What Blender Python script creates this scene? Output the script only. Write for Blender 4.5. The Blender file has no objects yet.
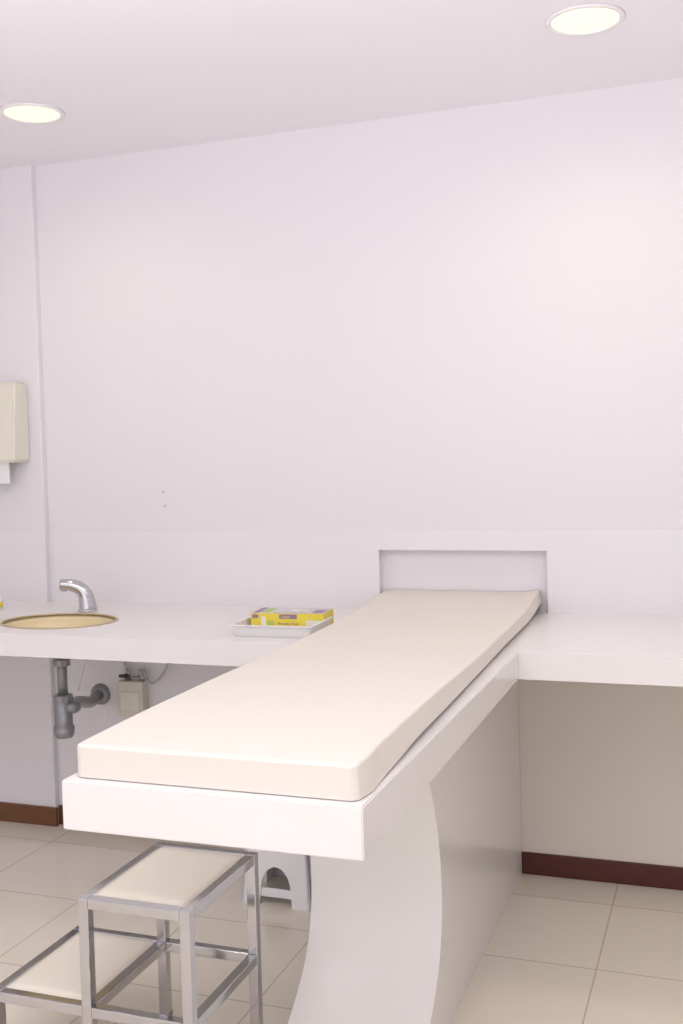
import bpy, bmesh, math, random
from mathutils import Vector, Matrix
random.seed(3)
S=bpy.context.scene; C=S.collection
S.view_settings.view_transform='Standard'; S.view_settings.look='None'
# ---------- camera ----------
yaw,pit,rol,fp,cx,cy=.3462,.0419,-.0273,1080.5,340.6,498.3
F=Vector((-math.sin(yaw)*math.cos(pit),math.cos(yaw)*math.cos(pit),-math.sin(pit)))
R0=Vector((math.cos(yaw),math.sin(yaw),0)); U0=R0.cross(F)
R=R0*math.cos(rol)+U0*math.sin(rol); U=R.cross(F)
cd=bpy.data.cameras.new('camera'); cam=bpy.data.objects.new('camera',cd); C.objects.link(cam)
cd.sensor_width=36; cd.lens=fp*36/1024; cd.shift_y=(cy-512)/1024; cd.shift_x=(341.5-cx)/1024
M=Matrix((( R.x,U.x,-F.x,0),(R.y,U.y,-F.y,0),(R.z,U.z,-F.z,1.5),(0,0,0,1))); cam.matrix_world=M
cd.clip_start=.02; S.camera=cam
def at(px,py,axis,val):
    d_=F+R*((px-cx)/fp)-U*((py-cy)/fp); o_=Vector((0,0,1.5)); t_=(val-o_[axis])/d_[axis]; return o_+d_*t_
Yw,Hc,Hk,Hb,Yf,TK=3.7486,2.69,.926,1.216,3.005,.076
XR,XL,Yp=-.5656,-1.138,1.632
TP=.090
# ---------- materials ----------
def mat(name,col,rough=.5,metal=0,var=.04,scale=8,bump=0,bscale=200,spec=.5,emit=None,es=0,coat=0):
    m=bpy.data.materials.new(name); m.use_nodes=True; n=m.node_tree; b=n.nodes['Principled BSDF']
    b.inputs['Roughness'].default_value=rough; b.inputs['Metallic'].default_value=metal
    b.inputs['Specular IOR Level'].default_value=spec; b.inputs['Coat Weight'].default_value=coat
    tc=n.nodes.new('ShaderNodeTexCoord'); no=n.nodes.new('ShaderNodeTexNoise'); no.inputs['Scale'].default_value=scale
    n.links.new(tc.outputs['Object'],no.inputs['Vector'])
    r=n.nodes.new('ShaderNodeMix'); r.data_type='RGBA'
    r.inputs['A'].default_value=(*[c*(1-var) for c in col],1); r.inputs['B'].default_value=(*[min(1,c*(1+var)) for c in col],1)
    n.links.new(no.outputs['Fac'],r.inputs['Factor']); n.links.new(r.outputs['Result'],b.inputs['Base Color'])
    if bump:
        n2=n.nodes.new('ShaderNodeTexNoise'); n2.inputs['Scale'].default_value=bscale; n.links.new(tc.outputs['Object'],n2.inputs['Vector'])
        bp=n.nodes.new('ShaderNodeBump'); bp.inputs['Strength'].default_value=bump; bp.inputs['Distance'].default_value=.002
        n.links.new(n2.outputs['Fac'],bp.inputs['Height']); n.links.new(bp.outputs['Normal'],b.inputs['Normal'])
    if emit: b.inputs['Emission Color'].default_value=(*emit,1); b.inputs['Emission Strength'].default_value=es
    return m
M_wall=mat('painted_plaster',(.855,.83,.862),.7,var=.008,scale=1.5,bump=.06,bscale=120,spec=.25)
M_low=mat('beige_lower_wall',(.84,.77,.69),.6,var=.01,scale=1.5,spec=.25)
M_ceil=mat('ceiling_paint',(.94,.92,.965),.8,var=.006,scale=1.5,spec=.2)
M_splash=mat('gloss_splash_panel',(.87,.848,.868),.35,var=.008,spec=.4)
M_top=mat('white_solid_surface',(.872,.85,.83),.22,var=.008,spec=.5)
M_base=mat('dark_red_wood',(.085,.016,.012),.35,var=.25,scale=25)
M_base2=mat('brown_wood',(.17,.07,.03),.4,var=.25,scale=25)
M_pad=mat('cream_vinyl',(.70,.63,.54),.5,var=.03)
M_sheet=mat('paper_sheet',(.82,.775,.70),.75,var=.015,scale=4,bump=.2,bscale=28,spec=.2)
M_chrome=mat('chrome',(.56,.56,.58),.09,1,var=.03)
M_steel=mat('polished_steel',(.60,.60,.62),.10,1,var=.05)
M_gold=mat('tan_basin',(.86,.74,.46),.3,.05,var=.04)
M_grey=mat('grey_pipe',(.30,.30,.32),.35,.4,var=.15,scale=30)
M_dark=mat('dark_plastic',(.03,.03,.035),.45)
M_wp=mat('white_plastic',(.92,.91,.93),.35,var=.01)
M_cream=mat('cream_plastic',(.84,.81,.70),.4,var=.01)
M_beige=mat('beige_plastic',(.76,.72,.63),.4,var=.02)
M_yel=mat('yellow_card',(.84,.69,.07),.45,var=.05)
M_pur=mat('purple_card',(.32,.20,.32),.45,var=.1)
M_pale=mat('pale_printed_card',(.66,.62,.64),.45,var=.08,scale=60)
M_green=mat('lime_card',(.45,.60,.14),.45)
M_whc=mat('white_card',(.84,.82,.74),.5)
M_paper=mat('white_tissue',(.93,.93,.93),.9)
M_hose=mat('braided_hose',(.5,.5,.52),.4,.6,var=.25,scale=300)
M_lamp=mat('lamp_diffuser',(.55,.50,.38),.5,emit=(1,.92,.68),es=.88)
M_hole=mat('hole_shadow',(.55,.5,.5),.9)
# floor
ga=at(612,905,2,0); gb_=at(600,970,2,0); gx=at(600,955,2,0); gx2=at(288,965,2,0)
TY=ga.y-gb_.y; TX=(gx.x-gx2.x)/2
m=bpy.data.materials.new('floor_tiles'); m.use_nodes=True; n=m.node_tree; L=n.links.new; b=n.nodes['Principled BSDF']
g=n.nodes.new('ShaderNodeNewGeometry'); sp=n.nodes.new('ShaderNodeSeparateXYZ'); L(g.outputs['Position'],sp.inputs[0])
def mth(op,a,bv=None):
    k=n.nodes.new('ShaderNodeMath'); k.operation=op
    for i,x in enumerate((a,bv)):
        if x is None: continue
        if isinstance(x,(int,float)): k.inputs[i].default_value=x
        else: L(x,k.inputs[i])
    return k.outputs[0]
ax=mth('ADD',sp.outputs['X'],-gx.x+20*TX); ay=mth('SUBTRACT',sp.outputs['Y'],ga.y-30*TY)
dx=mth('PINGPONG',ax,TX/2); dy=mth('PINGPONG',ay,TY/2)
line=mth('LESS_THAN',mth('MINIMUM',dx,dy),.0024)
cm=n.nodes.new('ShaderNodeCombineXYZ'); L(mth('FLOOR',mth('DIVIDE',ax,TX)),cm.inputs[0]); L(mth('FLOOR',mth('DIVIDE',ay,TY)),cm.inputs[1])
wn=n.nodes.new('ShaderNodeTexWhiteNoise'); L(cm.outputs[0],wn.inputs['Vector'])
nz=n.nodes.new('ShaderNodeTexNoise'); nz.inputs['Scale'].default_value=3; L(g.outputs['Position'],nz.inputs['Vector'])
fac=mth('ADD',mth('MULTIPLY',wn.outputs['Value'],.5),mth('MULTIPLY',nz.outputs['Fac'],.5))
mx=n.nodes.new('ShaderNodeMix'); mx.data_type='RGBA'; mx.inputs['A'].default_value=(.87,.80,.68,1); mx.inputs['B'].default_value=(.89,.82,.70,1); L(fac,mx.inputs['Factor'])
m2=n.nodes.new('ShaderNodeMix'); m2.data_type='RGBA'; m2.inputs['B'].default_value=(.62,.54,.45,1); L(mx.outputs['Result'],m2.inputs['A']); L(line,m2.inputs['Factor']); L(m2.outputs['Result'],b.inputs['Base Color'])
b.inputs['Roughness'].default_value=.14
M_floor=m
# ---------- helpers ----------
def bx(bm,x0,x1,y0,y1,z0,z1,bev=0,seg=2):
    r=bmesh.ops.create_cube(bm,size=1); vs=r['verts']
    for v in vs: v.co=Vector(((x0+x1)/2+v.co.x*(x1-x0),(y0+y1)/2+v.co.y*(y1-y0),(z0+z1)/2+v.co.z*(z1-z0)))
    if bev:
        es=list({e for v in vs for e in v.link_edges})
        bmesh.ops.bevel(bm,geom=es,offset=bev,segments=seg,affect='EDGES',profile=.5)
def box(*a,**k):
    bm=bmesh.new(); bx(bm,*a,**k); return bm
def tube(bm,pts,rad,seg=16,cap=True,closed=False):
    pts=[Vector(p) for p in pts]; N=len(pts)
    rads=rad if isinstance(rad,(list,tuple)) else [rad]*N
    prev=None; rings=[]
    for i,p in enumerate(pts):
        t=(pts[min(i+1,N-1)]-pts[max(i-1,0)]).normalized()
        if prev is None:
            u=t.orthogonal().normalized()
        else:
            u=(prev-t*prev.dot(t)).normalized()
        prev=u; w=t.cross(u)
        rings.append([bm.verts.new(p+(u*math.cos(2*math.pi*k/seg)+w*math.sin(2*math.pi*k/seg))*rads[i]) for k in range(seg)])
    for a,b2 in zip(rings,rings[1:]):
        for k in range(seg): bm.faces.new((a[k],a[(k+1)%seg],b2[(k+1)%seg],b2[k])).smooth=True
    if cap: bm.faces.new(rings[0][::-1]); bm.faces.new(rings[-1])
def lathe(bm,prof,c=(0,0,0),seg=48,sx=1,sy=1,smooth=True,close=False):
    rings=[]
    for r,z in prof:
        if r<1e-6: rings.append([bm.verts.new((c[0],c[1],c[2]+z))])
        else: rings.append([bm.verts.new((c[0]+r*sx*math.cos(2*math.pi*k/seg),c[1]+r*sy*math.sin(2*math.pi*k/seg),c[2]+z)) for k in range(seg)])
    pr=list(zip(rings,rings[1:]))
    if close: pr.append((rings[-1],rings[0]))
    for a,b2 in pr:
        for k in range(seg):
            q=[a[k%len(a)],a[(k+1)%seg%len(a)] if len(a)>1 else a[0],b2[(k+1)%seg] if len(b2)>1 else b2[0],b2[k%len(b2)]]
            u=[]
            for v in q:
                if v not in u: u.append(v)
            if len(u)>2: bm.faces.new(u).smooth=smooth
def curve(pts,nn=8):
    P=[Vector(p) for p in pts]; P=[P[0]*2-P[1]]+P+[P[-1]*2-P[-2]]; out=[]
    for i in range(1,len(P)-2):
        for k in range(nn):
            t=k/nn; a,b_,c_,d=P[i-1],P[i],P[i+1],P[i+2]
            out.append(.5*((2*b_)+(c_-a)*t+(2*a-5*b_+4*c_-d)*t*t+(3*b_-a-3*c_+d)*t**3))
    out.append(P[-2]); return out
def mk(name,bm,m,parent=None,label=None,cat=None,group=None,kind=None,loc=None,rz=0):
    bmesh.ops.recalc_face_normals(bm,faces=bm.faces[:])
    me=bpy.data.meshes.new(name); bm.to_mesh(me); bm.free(); me.materials.append(m)
    o=bpy.data.objects.new(name,me); C.objects.link(o)
    if loc: o.location=loc
    o.rotation_euler.z=rz
    if parent: o.parent=parent
    if label: o['label']=label
    if cat: o['category']=cat
    if group: o['group']=group
    if kind: o['kind']=kind
    return o
def thing(name,label,cat,loc=(0,0,0),rz=0,group=None):
    o=bpy.data.objects.new(name,None); C.objects.link(o); o.location=loc; o.rotation_euler=(0,0,rz)
    o['label']=label; o['category']=cat
    if group: o['group']=group
    return o
def cut(o,cbm):
    me=bpy.data.meshes.new('cutter'); bmesh.ops.recalc_face_normals(cbm,faces=cbm.faces[:]); cbm.to_mesh(me); cbm.free()
    c=bpy.data.objects.new('cutter',me); C.objects.link(c)
    md=o.modifiers.new('b','BOOLEAN'); md.object=c; md.operation='DIFFERENCE'; md.solver='EXACT'
    bpy.context.view_layer.update()
    ev=o.evaluated_get(bpy.context.evaluated_depsgraph_get()); nm=bpy.data.meshes.new_from_object(ev)
    o.modifiers.clear(); o.data=nm; bpy.data.objects.remove(c)
# ---------- setting ----------
X0,X1,Y0=-3.7,2.4,-2.2
mk('floor',box(X0-.1,X1+.1,Y0,Yw+.15,-.1,0),M_floor,kind='structure')
mk('ceiling',box(X0-.1,X1+.1,Y0,Yw+.15,Hc,Hc+.1),M_ceil,kind='structure')
wb=mk('wall_back',box(X0-.1,X1+.1,Yw,Yw+.15,0,Hc),M_wall,kind='structure')
NX0,NX1,NZ=-1.207,-.598,1.143
cut(wb,box(NX0,NX1,Yw-.1,Yw+.032,Hk,NZ))
mk('wall_left',box(X0-.1,X0,Y0,Yw,0,Hc),M_wall,kind='structure')
mk('wall_right',box(X1,X1+.1,Y0,Yw,0,Hc),M_wall,kind='structure')
PY=Yw-.030; PX=at(34,250,1,PY).x
mk('wall_corner',box(X0,PX,PY,Yw+.01,-.01,Hc+.01,bev=.006,seg=4),M_wall,kind='structure')
sp_=mk('trim_1',box(PX-.003,X1,Yw-.008,Yw+.002,Hk-.004,Hb,bev=.002),M_splash,kind='structure')
cut(sp_,box(NX0,NX1,Yw-.1,Yw+.06,Hk-.01,NZ))
mk('trim_2',box(X0,PX+.004,PY-.008,PY+.002,Hk-.004,Hb,bev=.002),M_splash,kind='structure')
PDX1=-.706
mk('trim_3',box(PDX1,X1,Yw-.006,Yw,.078,Hk-TK),M_low,kind='structure')  # thin panel below the right counter, warmer in colour than the wall
# ---------- worktop ----------
sc=at(59,621,2,Hk); SX,SY=sc.x,sc.y
RX=(at(117,621,2,Hk)-at(1,621,2,Hk)).length/2-.008
wt=mk('worktop',box(X0,X1,Yf,Yw-.007,Hk-TK,Hk),M_top,label='long white counter running along the wall with an oval sink cut into it',cat='worktop')
cb=bmesh.new(); lathe(cb,[(0,-.2),(RX,-.2),(RX,.2),(0,.2)],(SX,SY,Hk),sx=1,sy=.8,seg=64); cut(wt,cb)
# ---------- exam table ----------
et=thing('examination_table','white built-in examination table cantilevered from the counter on a curved pedestal','examination table',(-.852,2.7,0))
def loc(bm,o):
    bmesh.ops.translate(bm,verts=bm.verts[:],vec=-Vector(o.location)); return bm
bm=box(XL,XR,Yp,Yf,Hk-TP,Hk)
for v in bm.verts:
    if v.co.y>Yf-.01 and v.co.z<Hk-.03: v.co.z=Hk-TK
es=[e for e in bm.edges if all(v.co.y<Yp+.01 for v in e.verts) or (abs(e.verts[0].co.z-e.verts[1].co.z)<.02 and abs(e.verts[0].co.x-e.verts[1].co.x)<.001)]
bmesh.ops.bevel(bm,geom=es,offset=.0025,segments=2,affect='EDGES')
mk('platform',loc(bm,et),M_top,et)
ZT=Hk-TP+.004
pp=[at(u,v,0,PDX1) for u,v in ((431,785),(438,825),(442,870),(443,915),(441,955),(437,990),(431,1020))]
prof=[(pp[0].y-.16,ZT-.004),(pp[0].y-.07,(ZT+pp[0].z)/2+.01)]+[(p.y,p.z) for p in pp]
yl,zl=prof[-1]
prof+=[(yl-.07,zl*.55),(yl-.12,zl*.22),(yl-.15,0)]
PDX0=at(312,866,1,pp[2].y).x
cp=curve([(0,y,z) for y,z in prof],8)
for _ in range(90):
    cp=[cp[0]]+[(cp[i-1]+cp[i]*2+cp[i+1])/4 for i in range(1,len(cp)-1)]+[cp[-1]]
bm=bmesh.new(); ra=[];rb=[]
for p in cp: ra.append(bm.verts.new((PDX0,p.y,p.z))); rb.append(bm.verts.new((PDX1,p.y,p.z)))
for (y,z) in ((Yw-.008,0),(Yw-.008,Hk-TK-.001),(Yf,Hk-TK-.001)):
    ra.append(bm.verts.new((PDX0,y,z))); rb.append(bm.verts.new((PDX1,y,z)))
N=len(ra)
for i in range(N):
    f_=bm.faces.new((ra[i],ra[(i+1)%N],rb[(i+1)%N],rb[i]))
    if i<len(cp)-1: f_.smooth=True
bm.faces.new(ra); bm.faces.new(rb[::-1])
bm.normal_update()
for e in bm.edges:
    if len(e.link_faces)==2 and abs(e.verts[0].co.x-e.verts[1].co.x)<1e-6: e.smooth=False
ped=mk('pedestal',loc(bm,et),M_top,et)
mk('baseboard_right',box(PDX1,X1,Yw-.014,Yw,0,.078,bev=.003),M_base,kind='structure')
mk('baseboard_back',box(PX,PDX0,Yw-.014,Yw,0,.078,bev=.003),M_base2,kind='structure')
mk('baseboard_left',box(X0,PX+.012,PY-.014,PY,0,.078,bev=.003),M_base2,kind='structure')
# ---------- mattress ----------
mt=thing('mattress','thin examination mattress under a cream-white paper sheet on the table platform','mattress',(-.87,2.7,Hk))
fl_=at(84,774,2,Hk); fr_=at(352,806,2,Hk); hl_=at(385,589,1,Yw); hr_=at(537,592,1,Yw)
yb=Yw+.026
yfront=max(Yp+.015,(fl_.y+fr_.y)/2)
def sm(a,b,x):
    x=min(1,max(0,(x-a)/(b-a))); return x*x*(3-2*x)
def ex(t,side,grow=0):
    l=fl_.x+(max(hl_.x,NX0+.006)-fl_.x)*t; r=fr_.x+(min(hr_.x,NX1-.014)-fr_.x)*t
    return (l-grow) if side<0 else (r+grow)
def prof_z(t): return -.015*sm(.12,.6,t)+.023*sm(.82,1.0,t)
def slab(grow,z0f,z1,ny=120,sheet=False):
    bm=bmesh.new(); rows=[]
    for j in range(ny+1):
        t=(j/ny)**1.25
        l,r=ex(t,-1,grow),ex(t,1,grow)
        yfr=yfront-grow
        d0=(yb-yfr)*t
        c=max(0,1-d0/.013); ins=.013*(1-math.sqrt(max(0,1-c*c)))
        l+=ins;r-=ins
        fz=max(0,1-d0/.005); drop=.005*(1-math.sqrt(max(0,1-fz*fz)))
        pts=[]
        zb_l,zb_r=z0f(t,yfr+d0)
        ztop=z1-drop+prof_z(t)+(.0008*math.sin(t*9)+(.0006*math.sin(t*23) if sheet else 0))
        rr=.005
        pts.append((l,zb_l))
        for k in range(5):
            a=k/4*math.pi/2; pts.append((l+rr*(1-math.cos(a)),ztop-rr+rr*math.sin(a)))
        for k in range(1,12):
            x=l+rr+(r-l-2*rr)*k/12; pts.append((x,ztop+.0006*math.sin(k*1.3+t*6)))
        up=0; lift=0
        if sheet: up=.005*sm(.8,1,t)+.003*math.exp(-((d0-.07)/.04)**2); lift=.008*sm(.85,1,t)
        for k in range(5):
            a=math.pi/2-k/4*math.pi/2; pts.append((r-rr*(1-math.cos(a))+up,ztop-rr+rr*math.sin(a)+lift))
        fl=(.006+.0015*math.sin(t*9)) if sheet else 0
        if sheet: fl*=min(1,d0/.05)
        pts.append((r+fl+up,min(zb_r,ztop-.012)+lift))
        rows.append([bm.verts.new((x,yfr+d0,z)) for x,z in pts])
    for a,b2 in zip(rows,rows[1:]):
        for k in range(len(a)-1): bm.faces.new((a[k],a[k+1],b2[k+1],b2[k])).smooth=True
    if not sheet:
        for a,b2 in zip(rows,rows[1:]): bm.faces.new((a[-1],a[0],b2[0],b2[-1]))
    bm.faces.new(rows[0])
    if not sheet: bm.faces.new(rows[-1])
    return bm
mk('pad',loc(slab(0,lambda t,y:(Hk+.0008,Hk+.0008),Hk+.057),mt),M_pad,mt)
mk('paper_sheet',loc(slab(.0025,lambda t,y:(Hk+.0015,Hk+.0015+sm(0.03,.2,t)*(.009+.0015*math.sin(t*11))+.018*sm(.82,1,t)),Hk+.0605,sheet=True),mt),M_sheet,mt,label='cream-white paper sheet pulled over the top and foot of the mattress')
# ---------- sink ----------
sk=thing('sink','oval tan wash basin set into the counter below the faucet','sink',(SX,SY,Hk))
k_=RX/.2
bm=bmesh.new(); pr=[(.199,-.002),(.197,-.02),(.190,-.05),(.165,-.085),(.12,-.108),(.06,-.117),(.025,-.12),(.025,-.125),(.07,-.123),(.125,-.113),(.17,-.091),(.195,-.053),(.1995,-.03)]
lathe(bm,[(r*k_,z) for r,z in pr],(0,0,0),sx=1,sy=.8,seg=64,close=True); mk('basin',bm,M_gold,sk)
bm=bmesh.new(); lathe(bm,[(r*k_,z) for r,z in [(.196,-.004),(.197,.003),(.200,.004),(.206,.003),(.207,.0005),(.199,.0005)]],sx=1,sy=.8,seg=64,close=True); mk('rim',bm,mat('bronze_rim',(.6,.48,.32),.3,.4),sk)
bm=bmesh.new(); lathe(bm,[(0,-.118),(.02,-.118),(.024,-.1165),(.024,-.122),(0,-.122)],seg=24); mk('drain',bm,M_steel,sk)
# ---------- faucet ----------
fb=at(88,611,2,Hk)
fc=thing('faucet','chrome faucet with a short curved spout behind the sink','faucet',(fb.x,fb.y,Hk+.0005))
bm=bmesh.new(); lathe(bm,[(0,0),(.036,0),(.036,.005),(.032,.010),(0,.010)],seg=32); mk('base',bm,M_chrome,fc)
d=Vector((-.9,-.43,0)).normalized()
pts=curve([d*0+Vector((0,0,.008)),d*.002+Vector((0,0,.035)),d*.008+Vector((0,0,.062)),d*.026+Vector((0,0,.086)),d*.058+Vector((0,0,.100)),d*.100+Vector((0,0,.105))],6)
nP=len(pts); bm=bmesh.new(); tube(bm,pts,[.034-.014*(i/(nP-1)) for i in range(nP)],24); mk('spout',bm,M_chrome,fc)
bm=bmesh.new(); e=pts[-1]; tube(bm,[e+Vector((0,0,-.008))-d*.014,e+Vector((0,0,-.026))-d*.012],.013,20); mk('aerator',bm,M_steel,fc)
# ---------- soap bottle ----------
sp0=at(-5,610,2,Hk)
sb=thing('soap_bottle','small white bottle with a yellow cap on the counter left of the sink','bottle',(sp0.x,sp0.y,Hk+.0005))
bm=bmesh.new(); lathe(bm,[(0,0),(.027,0),(.030,.004),(.030,.045),(.024,.056),(.014,.060),(0,.060)],seg=28); mk('bottle_body',bm,M_wp,sb)
bm=bmesh.new(); lathe(bm,[(0,.060),(.022,.060),(.022,.080),(.018,.085),(0,.085)],seg=20); mk('cap',bm,M_yel,sb)
bm=bmesh.new(); lathe(bm,[(.0300,.010),(.0306,.010),(.0306,.032),(.0300,.032)],seg=28,close=True); mk('yellow_label',bm,M_yel,sb)
# ---------- tray + glove box ----------
t0=at(234,626,2,Hk+.034); t1=at(248,616,2,Hk+.034); t2=at(338,616,2,Hk+.034)
tx0=(t0.x+t1.x)/2; tx1=min(t2.x,-1.205); ty0=t0.y; ty1=min((t1.y+t2.y)/2,Yw-.1)
hx,hy=(tx1-tx0)/2,(ty1-ty0)/2
tr=thing('tray','shallow white tray on the counter carrying a carton of gloves','tray',((tx0+tx1)/2,(ty0+ty1)/2,Hk+.0005),math.radians(2))
def rrect(w,h,r,n_=6):
    o=[]
    for (sx_,sy_,a0) in ((1,1,0),(-1,1,90),(-1,-1,180),(1,-1,270)):
        for k in range(n_+1):
            a=math.radians(a0+90*k/n_); o.append((sx_*(w-r)+r*math.cos(a),sy_*(h-r)+r*math.sin(a)))
    return o
def rings(bm,spec,capb=True,capt=True):
    rs=[]
    for w,h,r,z in spec: rs.append([bm.verts.new((x,y,z)) for x,y in rrect(w,h,r)])
    for a,b2 in zip(rs,rs[1:]):
        k=len(a)
        for i in range(k): bm.faces.new((a[i],a[(i+1)%k],b2[(i+1)%k],b2[i]))
    if capb: bm.faces.new(rs[0][::-1])
    if capt: bm.faces.new(rs[-1])
M_tray=mat('offwhite_tray',(.83,.81,.79),.35,var=.01)
bm=bmesh.new(); rings(bm,[(hx-.013,hy-.013,.014,0),(hx-.006,hy-.006,.018,.030),(hx,hy,.02,.032),(hx,hy,.02,.037),(hx-.009,hy-.009,.018,.037),(hx-.015,hy-.015,.014,.004)]); mk('tray_body',bm,M_tray,tr)
bm=bmesh.new(); rings(bm,[(hx+.0005,hy+.0005,.02,.0325),(hx+.002,hy+.002,.02,.0345),(hx+.0005,hy+.0005,.02,.037)],False,False); mk('rolled_edge',bm,mat('tray_edge',(.74,.72,.72),.3),tr)
b0=at(251,628,2,Hk+.008); b1=at(324,629,2,Hk+.008)
ang=math.atan2(b1.y-b0.y,b1.x-b0.x); W=(b1-b0).length/2; D,Hh=.064,.052
mid=(b0+b1)/2; nrm=Vector((-math.sin(ang),math.cos(ang),0)); mid=mid+nrm*D
gb=thing('glove_box','yellow and purple carton of disposable gloves lying in the white tray','box',(mid.x,mid.y,Hk+.0052),ang)
mk('carton',box(-W,W,-D,D,0,Hh,bev=.0006),M_yel,gb)
mk('printed_top',box(-W+.0005,W-.0005,-D+.0005,D-.0005,Hh,Hh+.0006),M_pale,gb,label='pale printed top of the carton')
mk('purple_stripe',box(-W+.004,-W+.026,-D+.006,D-.006,Hh+.0006,Hh+.0010),M_pur,gb)
mk('green_label',box(-W+.030,-W+.060,-D+.018,D-.02,Hh+.0006,Hh+.0010),M_green,gb)
mk('purple_stripe',box(W-.045,W-.006,-D+.008,D-.05,Hh+.0006,Hh+.0010),M_pur,gb)
bm=bmesh.new(); lathe(bm,[(0,0),(.04,0),(.04,.0006),(0,.0006)],(.012,.016,Hh+.0006),sx=1,sy=.5,seg=32); mk('tear_opening',bm,M_whc,gb)
mk('purple_stripe',box(-W+.006,-W+.026,-D-.0006,-D,.036,Hh-.004),M_pur,gb)
mk('white_label',box(-W+.036,-W+.052,-D-.0006,-D,.010,Hh-.010),M_whc,gb)
mk('green_label',box(-W+.056,-W+.080,-D-.0006,-D,.006,.028),M_green,gb)
mk('purple_stripe',box(-.026,.034,-D-.0006,-D,.034,Hh-.003),M_pur,gb)
mk('white_label',box(.064,W-.014,-D-.0006,-D,.012,.030),M_whc,gb)
def text(s,size,loc_,rot,m,parent,name='lettering'):
    cu=bpy.data.curves.new(name,'FONT'); cu.body=s; cu.size=size; cu.extrude=.0002
    o=bpy.data.objects.new(name,cu); C.objects.link(o); bpy.context.view_layer.update()
    me=bpy.data.meshes.new_from_object(o.evaluated_get(bpy.context.evaluated_depsgraph_get())); bpy.data.objects.remove(o)
    o=bpy.data.objects.new(name,me); me.materials.clear(); me.materials.append(m); C.objects.link(o); o.parent=parent; o.location=loc_; o.rotation_euler=rot
    return o
text('Latex',.014,(-.020,-D-.0008,.0365),(math.pi/2,0,0),M_yel,gb)
text('Powder Free',.013,(-.030,-D-.0008,.014),(math.pi/2,0,0),M_pur,gb)
text('Latex Powder Free',.015,(-.050,-D+.006,Hh+.0012),(0,0,0),M_pur,gb)
# ---------- dispenser ----------
d0=at(28,383,1,PY); d1=at(28,462,1,PY); DW=.13
dp=thing('paper_towel_dispenser','cream folded paper towel dispenser mounted on the wall left of the sink','paper towel dispenser',(d0.x-DW,PY+.0005,d1.z))
DH=d0.z-d1.z
def taper(x,y0b,y0t,z0,z1,bev=.006):
    bm=box(-x,x,-1,0,z0,z1)
    for v in bm.verts:
        if v.co.y<-.5: v.co.y=(-y0b if v.co.z<(z0+z1)/2 else -y0t)
    bmesh.ops.bevel(bm,geom=bm.edges[:],offset=bev,segments=3,affect='EDGES'); return bm
mk('body',taper(DW-.004,.02,.02,.004,DH-.004),M_wp,dp)
bm=taper(DW,.115,.090,.0,DH,.010)
bmesh.ops.translate(bm,verts=[v for v in bm.verts if v.co.y>-.03],vec=(0,-.006,0)); mk('front_cover',bm,M_cream,dp)
mk('paper_towel',box(-.1,.080,-.082,-.072,-.085,.008,bev=.003),M_paper,dp,label='white folded towel hanging out of the slot')
bm=bmesh.new(); bmesh.ops.create_cone(bm,cap_ends=True,segments=20,radius1=.007,radius2=.006,depth=.006,matrix=Matrix.Translation((0,-.093,DH-.03))@Matrix.Rotation(math.pi/2,4,'X')); mk('lock',bm,M_steel,dp)
# ---------- downlights ----------
def downlight(p,label):
    t=thing('ceiling_downlight',label,'ceiling light',(p.x,p.y,Hc),0,'round recessed ceiling downlights')
    bm=bmesh.new(); lathe(bm,[(.092,-.0005),(.096,-.006),(.106,-.006),(.111,-.0005)],seg=64,close=True); mk('trim_ring',bm,M_wp,t)
    bm=bmesh.new(); lathe(bm,[(0,-.0035),(.090,-.0035),(.0945,-.001),(0,-.0008)],seg=64); mk('diffuser',bm,M_lamp,t)
L1=at(585,21,2,Hc-.004); L2=at(32,114,2,Hc-.004)
downlight(L1,'round glowing downlight in the ceiling above the right end of the counter')
downlight(L2,'round glowing downlight in the ceiling above the sink')
# ---------- step stool ----------
q=.013; HU=.472
u0=at(81,896,2,HU); u1=at(157,841,2,HU); u2=at(259,852,2,HU); u3=at(186,914,2,HU)
sx0=(u0.x+u1.x)/2; sx1=(u2.x+u3.x)/2; sy0=(u0.y+u3.y)/2; sy1=(u1.y+u2.y)/2
l1=at(78,925,1,sy1-.002); HL=max(.15,min(.27,l1.z)); lx=l1.x
st=thing('step_stool','chrome two-step stool with cream padded treads beside the examination table','step stool',((sx0+sx1)/2,(sy0+sy1)/2,0))
def part(name,m,*a,bev=.0025,label=None):
    return mk(name,loc(box(*a,bev=bev),st),m,st,label=label)
for (x,y,h) in ((sx0,sy0,HU),(sx1,sy0,HU),(sx0,sy1,HU),(sx1,sy1,HU),(lx,sy0,HL),(lx,sy1,HL)):
    xa=x+q if x!=sx1 else x-q; yy=y+q if y==sy0 else y-q
    lg=part('leg',M_steel,xa-q,xa+q,yy-q,yy+q,.012,h)
    bm=box(xa-q-.001,xa+q+.001,yy-q-.001,yy+q+.001,0,.014,bev=.002); mk('foot_cap',loc(bm,st),M_grey,lg)
def rail(a,b2,z,ax):
    if ax=='x': part('rail',M_steel,a[0],a[1],b2-q,b2+q,z-2*q,z)
    else: part('rail',M_steel,b2-q,b2+q,a[0],a[1],z-2*q,z)
for z in (HU,HL):
    rail((sx0+2*q,sx1-2*q),sy0+q,z,'x'); rail((sx0+2*q,sx1-2*q),sy1-q,z,'x')
    rail((sy0+2*q,sy1-2*q),sx0+q,z,'y'); rail((sy0+2*q,sy1-2*q),sx1-q,z,'y')
rail((lx+2*q,sx0),sy0+q,HL,'x'); rail((lx+2*q,sx0),sy1-q,HL,'x'); rail((sy0+2*q,sy1-2*q),lx+q,HL,'y')
M_tread=mat('cream_vinyl_tread',(.88,.82,.70),.45,var=.02)
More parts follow.
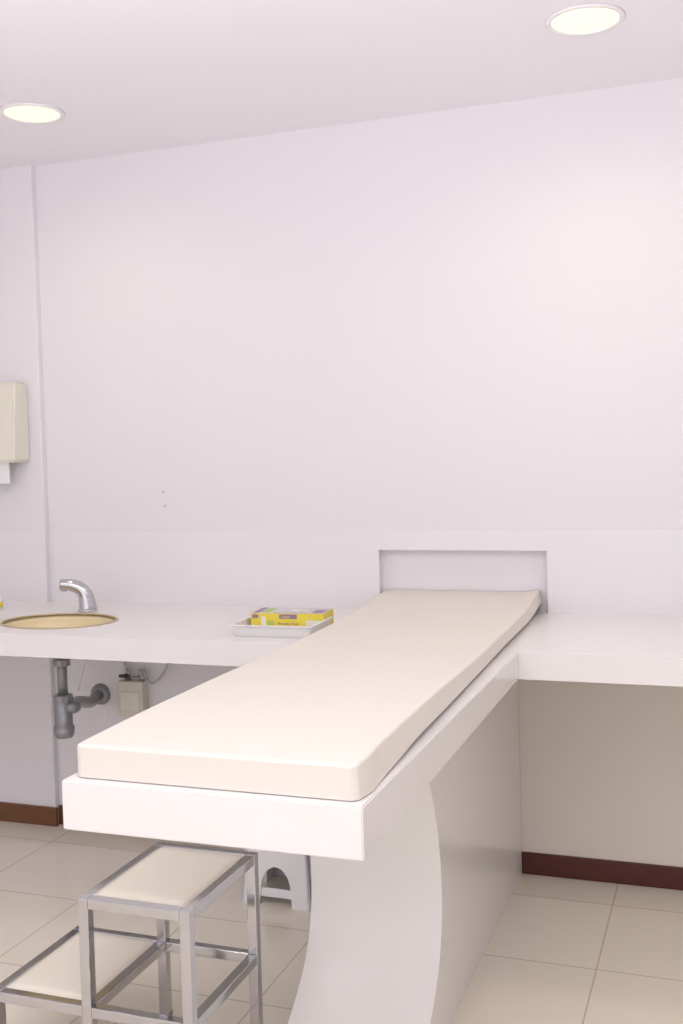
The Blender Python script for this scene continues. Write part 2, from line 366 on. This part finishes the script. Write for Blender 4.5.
def tread(x0,x1,y0,y1,z):
    bm=bmesh.new(); n_=14; rows=[]
    for j in range(n_+1):
        r_=[]
        for i in range(n_+1):
            u,v=i/n_,j/n_; k=(1-abs(2*u-1)**8)*(1-abs(2*v-1)**8)
            r_.append(bm.verts.new((x0+(x1-x0)*u,y0+(y1-y0)*v,z+.007*k**.5)))
        rows.append(r_)
    for a,b2 in zip(rows,rows[1:]):
        for i in range(n_): bm.faces.new((a[i],a[i+1],b2[i+1],b2[i])).smooth=True
    bd=[e for e in bm.edges if e.is_boundary]; r=bmesh.ops.extrude_edge_only(bm,edges=bd)
    for v in [g_ for g_ in r['geom'] if isinstance(g_,bmesh.types.BMVert)]: v.co.z=z-.016
    bmesh.ops.holes_fill(bm,edges=[e for e in bm.edges if e.is_boundary])
    mk('padded_tread',loc(bm,st),M_tread,st)
tread(sx0+2*q,sx1-2*q,sy0+2*q,sy1-2*q,HU-.002); tread(lx+2*q,sx0,sy0+2*q,sy1-2*q,HL-.002)
# ---------- plastic stool ----------
f0=at(242,902,2,0); f1=at(310,912,2,0)
WB=(f1-f0).length/2+.003; an=math.atan2(f1.y-f0.y,f1.x-f0.x)*.5
pc=(f0+f1)/2+Vector((-math.sin(an),math.cos(an),0))*WB
pc.y=min(pc.y,Yw-.02-WB*1.15)
ps=thing('plastic_stool','white moulded plastic stool standing on the floor under the examination table','stool',(pc.x,pc.y,0),an)
HS=.43; WT=WB-.03
bm=bmesh.new(); rings(bm,[(WT+.006,WT+.006,.035,HS-.03),(WT+.010,WT+.010,.035,HS-.012),(WT+.007,WT+.007,.035,HS-.003),(WT,WT,.03,HS)]); mk('seat',bm,M_wp,ps)
def side_panel(k):
    bm=bmesh.new(); n_=16; T=.009
    def wz(z): return WT+(WB-WT)*(1-z/(HS-.03))
    def P3(u,z,off):
        w=wz(z); return Vector((u*w,-(w-off),z))
    zt=.13
    inner=[]
    for i in range(n_+1):
        th=math.pi*(1-i/n_); inner.append((.46*math.cos(th),zt*max(0,math.sin(th))**.6))
    top=[(-1+2*i/n_,HS-.03) for i in range(n_+1)]
    sides=[]
    for off in (0,T):
        ti=[bm.verts.new(P3(u,z,off)) for u,z in inner]; tt=[bm.verts.new(P3(u,z,off)) for u,z in top]
        bl=bm.verts.new(P3(-1,0,off)); br=bm.verts.new(P3(1,0,off))
        for i in range(n_): bm.faces.new((ti[i],ti[i+1],tt[i+1],tt[i]))
        bm.faces.new((bl,ti[0],tt[0])); bm.faces.new((ti[-1],br,tt[-1]))
        sides.append([bl]+ti+[br,tt[-1],tt[0]])
    a,b2=sides
    for i in range(len(a)):
        j=(i+1)%len(a)
        try: bm.faces.new((a[i],a[j],b2[j],b2[i]))
        except: pass
    bmesh.ops.rotate(bm,verts=bm.verts[:],cent=(0,0,0),matrix=Matrix.Rotation(k*math.pi/2,3,'Z'))
    mk('side_panel',bm,M_wp,ps)
for k in range(4): side_panel(k)
mk('crossbar',box(-WB*.72,WB*.72,-WB+.010,-WB+.020,.026,.056,bev=.003),M_wp,ps)
# ---------- plumbing ----------
ty=SY+.03
zt_=at(63,698,1,ty); zb_=at(65,738,1,ty); fl2=at(101,694,1,Yw)
dt=thing('drain_trap','grey bottle drain trap hanging under the sink and running into the wall','drain pipe',(zt_.x,ty,zb_.z))
ztop=Hk-.126-zb_.z
zj=zt_.z-zb_.z
ex_=fl2.x-zt_.x; ey_=Yw-ty; ez_=fl2.z-zb_.z
bm=bmesh.new(); tube(bm,[(0,0,ztop),(0,0,zj)],.018,20); mk('tail_pipe',bm,M_grey,dt)
def nut(bm,z,r,h):
    seg=36; rs=[]
    for (rr,zz) in ((r*.8,z-h),(r,z-h+.003),(r,z+h-.003),(r*.8,z+h)):
        rs.append([bm.verts.new(((rr*(1+.05*(k%3==0)))*math.cos(2*math.pi*k/seg),(rr*(1+.05*(k%3==0)))*math.sin(2*math.pi*k/seg),zz)) for k in range(seg)])
    for a,b2 in zip(rs,rs[1:]):
        for k in range(seg): bm.faces.new((a[k],a[(k+1)%seg],b2[(k+1)%seg],b2[k]))
    bm.faces.new(rs[0][::-1]); bm.faces.new(rs[-1])
for z,r in ((ztop-.03,.029),(zj,.034)):
    bm=bmesh.new(); nut(bm,z,r,.014); mk('coupling_nut',bm,M_grey,dt)
bm=bmesh.new(); lathe(bm,[(0,zj),(.028,zj),(.032,zj-.02),(.032,.045),(.037,.043),(.037,.018),(.030,.004),(.012,0),(0,0)],seg=32); mk('trap_body',bm,M_grey,dt)
za=zj-.035
bm=bmesh.new(); tube(bm,curve([(.018,.004,za),(.035,.02,za),(ex_*.35,ey_*.35,za*.7+ez_*.3),(ex_*.7,ey_*.7,ez_),(ex_,ey_-.03,ez_),(ex_,ey_-.003,ez_)],8),.022,20); mk('trap_arm',bm,M_grey,dt)
bm=bmesh.new(); tube(bm,[(ex_,ey_,ez_),(ex_,ey_-.012,ez_),(ex_,ey_-.02,ez_)],[.044,.041,.026],28); mk('wall_flange',bm,M_grey,dt)
a=at(117,681,1,Yw-.05); b2=at(143,717,1,Yw-.05)
vb=thing('valve_box','small beige water valve box on the wall under the counter','valve box',((a.x+b2.x)/2,Yw+.0005,b2.z))
w_=(b2.x-a.x)/2; h_=a.z-b2.z
mk('housing',box(-w_,w_,-.05,0,0,h_,bev=.006,seg=3),M_beige,vb)
mk('cover_plate',box(-w_*.75,w_*.75,-.053,-.05,h_*.15,h_*.7,bev=.002),M_cream,vb)
for dxx,mh in ((-.02,M_dark),(.040,M_steel)):
    bm=bmesh.new(); tube(bm,[(dxx,-.025,h_-.002),(dxx,-.025,h_+.045)],.012,16); v_=mk('valve',bm,M_steel,vb)
    bm=bmesh.new(); tube(bm,[(dxx,-.03,h_+.022),(dxx,-.055,h_+.022)],.008,12); bx(bm,dxx-.022,dxx+.022,-.062,-.05,h_+.016,h_+.028,bev=.003); mk('tap_handle',bm,mh,v_)
def hose(pts,label,r=.006,m=M_hose):
    bm=bmesh.new(); tube(bm,curve(pts,8),r,10); mk('water_hose',bm,m,label=label,cat='hose')
vx,vz=vb.location.x,vb.location.z+h_
hose([(vx-.02,Yw-.025,vz+.046),(vx-.03,Yw-.03,vz+.07),(vx-.05,Yw-.06,Hk-TK)],'short grey braided hose rising from the valve box to the counter',.006)
hose([(vx+.040,Yw-.025,vz+.046),(vx+.06,Yw-.04,vz+.045),(vx+.10,Yw-.05,vz+.0),(vx+.17,Yw-.06,vz+.06),(vx+.24,Yw-.07,Hk-TK)],'thin grey hose looping to the right of the valve box',.0045)
hose([at(88,650,1,3.6)*1,at(82,672,1,3.61),at(78,690,1,3.64)],'thin white hose hanging between the drain trap and the valve box',.004,M_wp)
# ---------- wall plugs ----------
for i,(u,v) in enumerate(((163,492),(165,506))):
    p=at(u,v,1,Yw); bm=bmesh.new(); bmesh.ops.create_cone(bm,cap_ends=True,segments=14,radius1=.005,radius2=.004,depth=.002,matrix=Matrix.Translation((p.x,Yw-.0005,p.z))@Matrix.Rotation(math.pi/2,4,'X'))
    mk('screw_hole',bm,M_hole,label='tiny %s screw hole of the pair in the white wall above the counter'%('upper' if i==0 else 'lower'),cat='screw hole',group='screw holes in the wall')
# ---------- light ----------
def spot(x,y,e,ang=170,col=(1,.93,.80)):
    l=bpy.data.lights.new('downlight_lamp','SPOT'); l.energy=e; l.spot_size=math.radians(ang); l.spot_blend=1; l.color=col; l.shadow_soft_size=.09
    o=bpy.data.objects.new('downlight_lamp',l); C.objects.link(o); o.location=(x,y,Hc-.012)
for x in (L2.x,L1.x,2*L1.x-L2.x-.1):
    for y in (L1.y,1.2,-.7): spot(x,y,(13 if x>L2.x+.1 else 10) if y>2.5 else 9,col=(1,.88,.66) if y>2.5 else (1,.94,.84))
l=bpy.data.lights.new('rear_fill','AREA'); l.shape='RECTANGLE'; l.size=5; l.size_y=2.2; l.energy=18; l.color=(1,.98,1)  # added fill light at the open rear of the room; no window is modelled
o=bpy.data.objects.new('rear_fill',l); C.objects.link(o); o.location=(-.6,Y0-.1,1.4); o.rotation_euler=(math.radians(90),0,0)
l=bpy.data.lights.new('ceiling_fill','AREA'); l.shape='RECTANGLE'; l.size=3; l.size_y=1.5; l.energy=58; l.color=(.97,.955,1)  # unseen up-facing area light, added as bounce to brighten the ceiling
o=bpy.data.objects.new('ceiling_fill',l); C.objects.link(o); o.location=(-.6,.5,1.75); o.rotation_euler=(math.radians(172),0,0)
w=bpy.data.worlds.new('world'); S.world=w; w.use_nodes=True; w.node_tree.nodes['Background'].inputs[0].default_value=(.975,.96,1,1); w.node_tree.nodes['Background'].inputs[1].default_value=.9
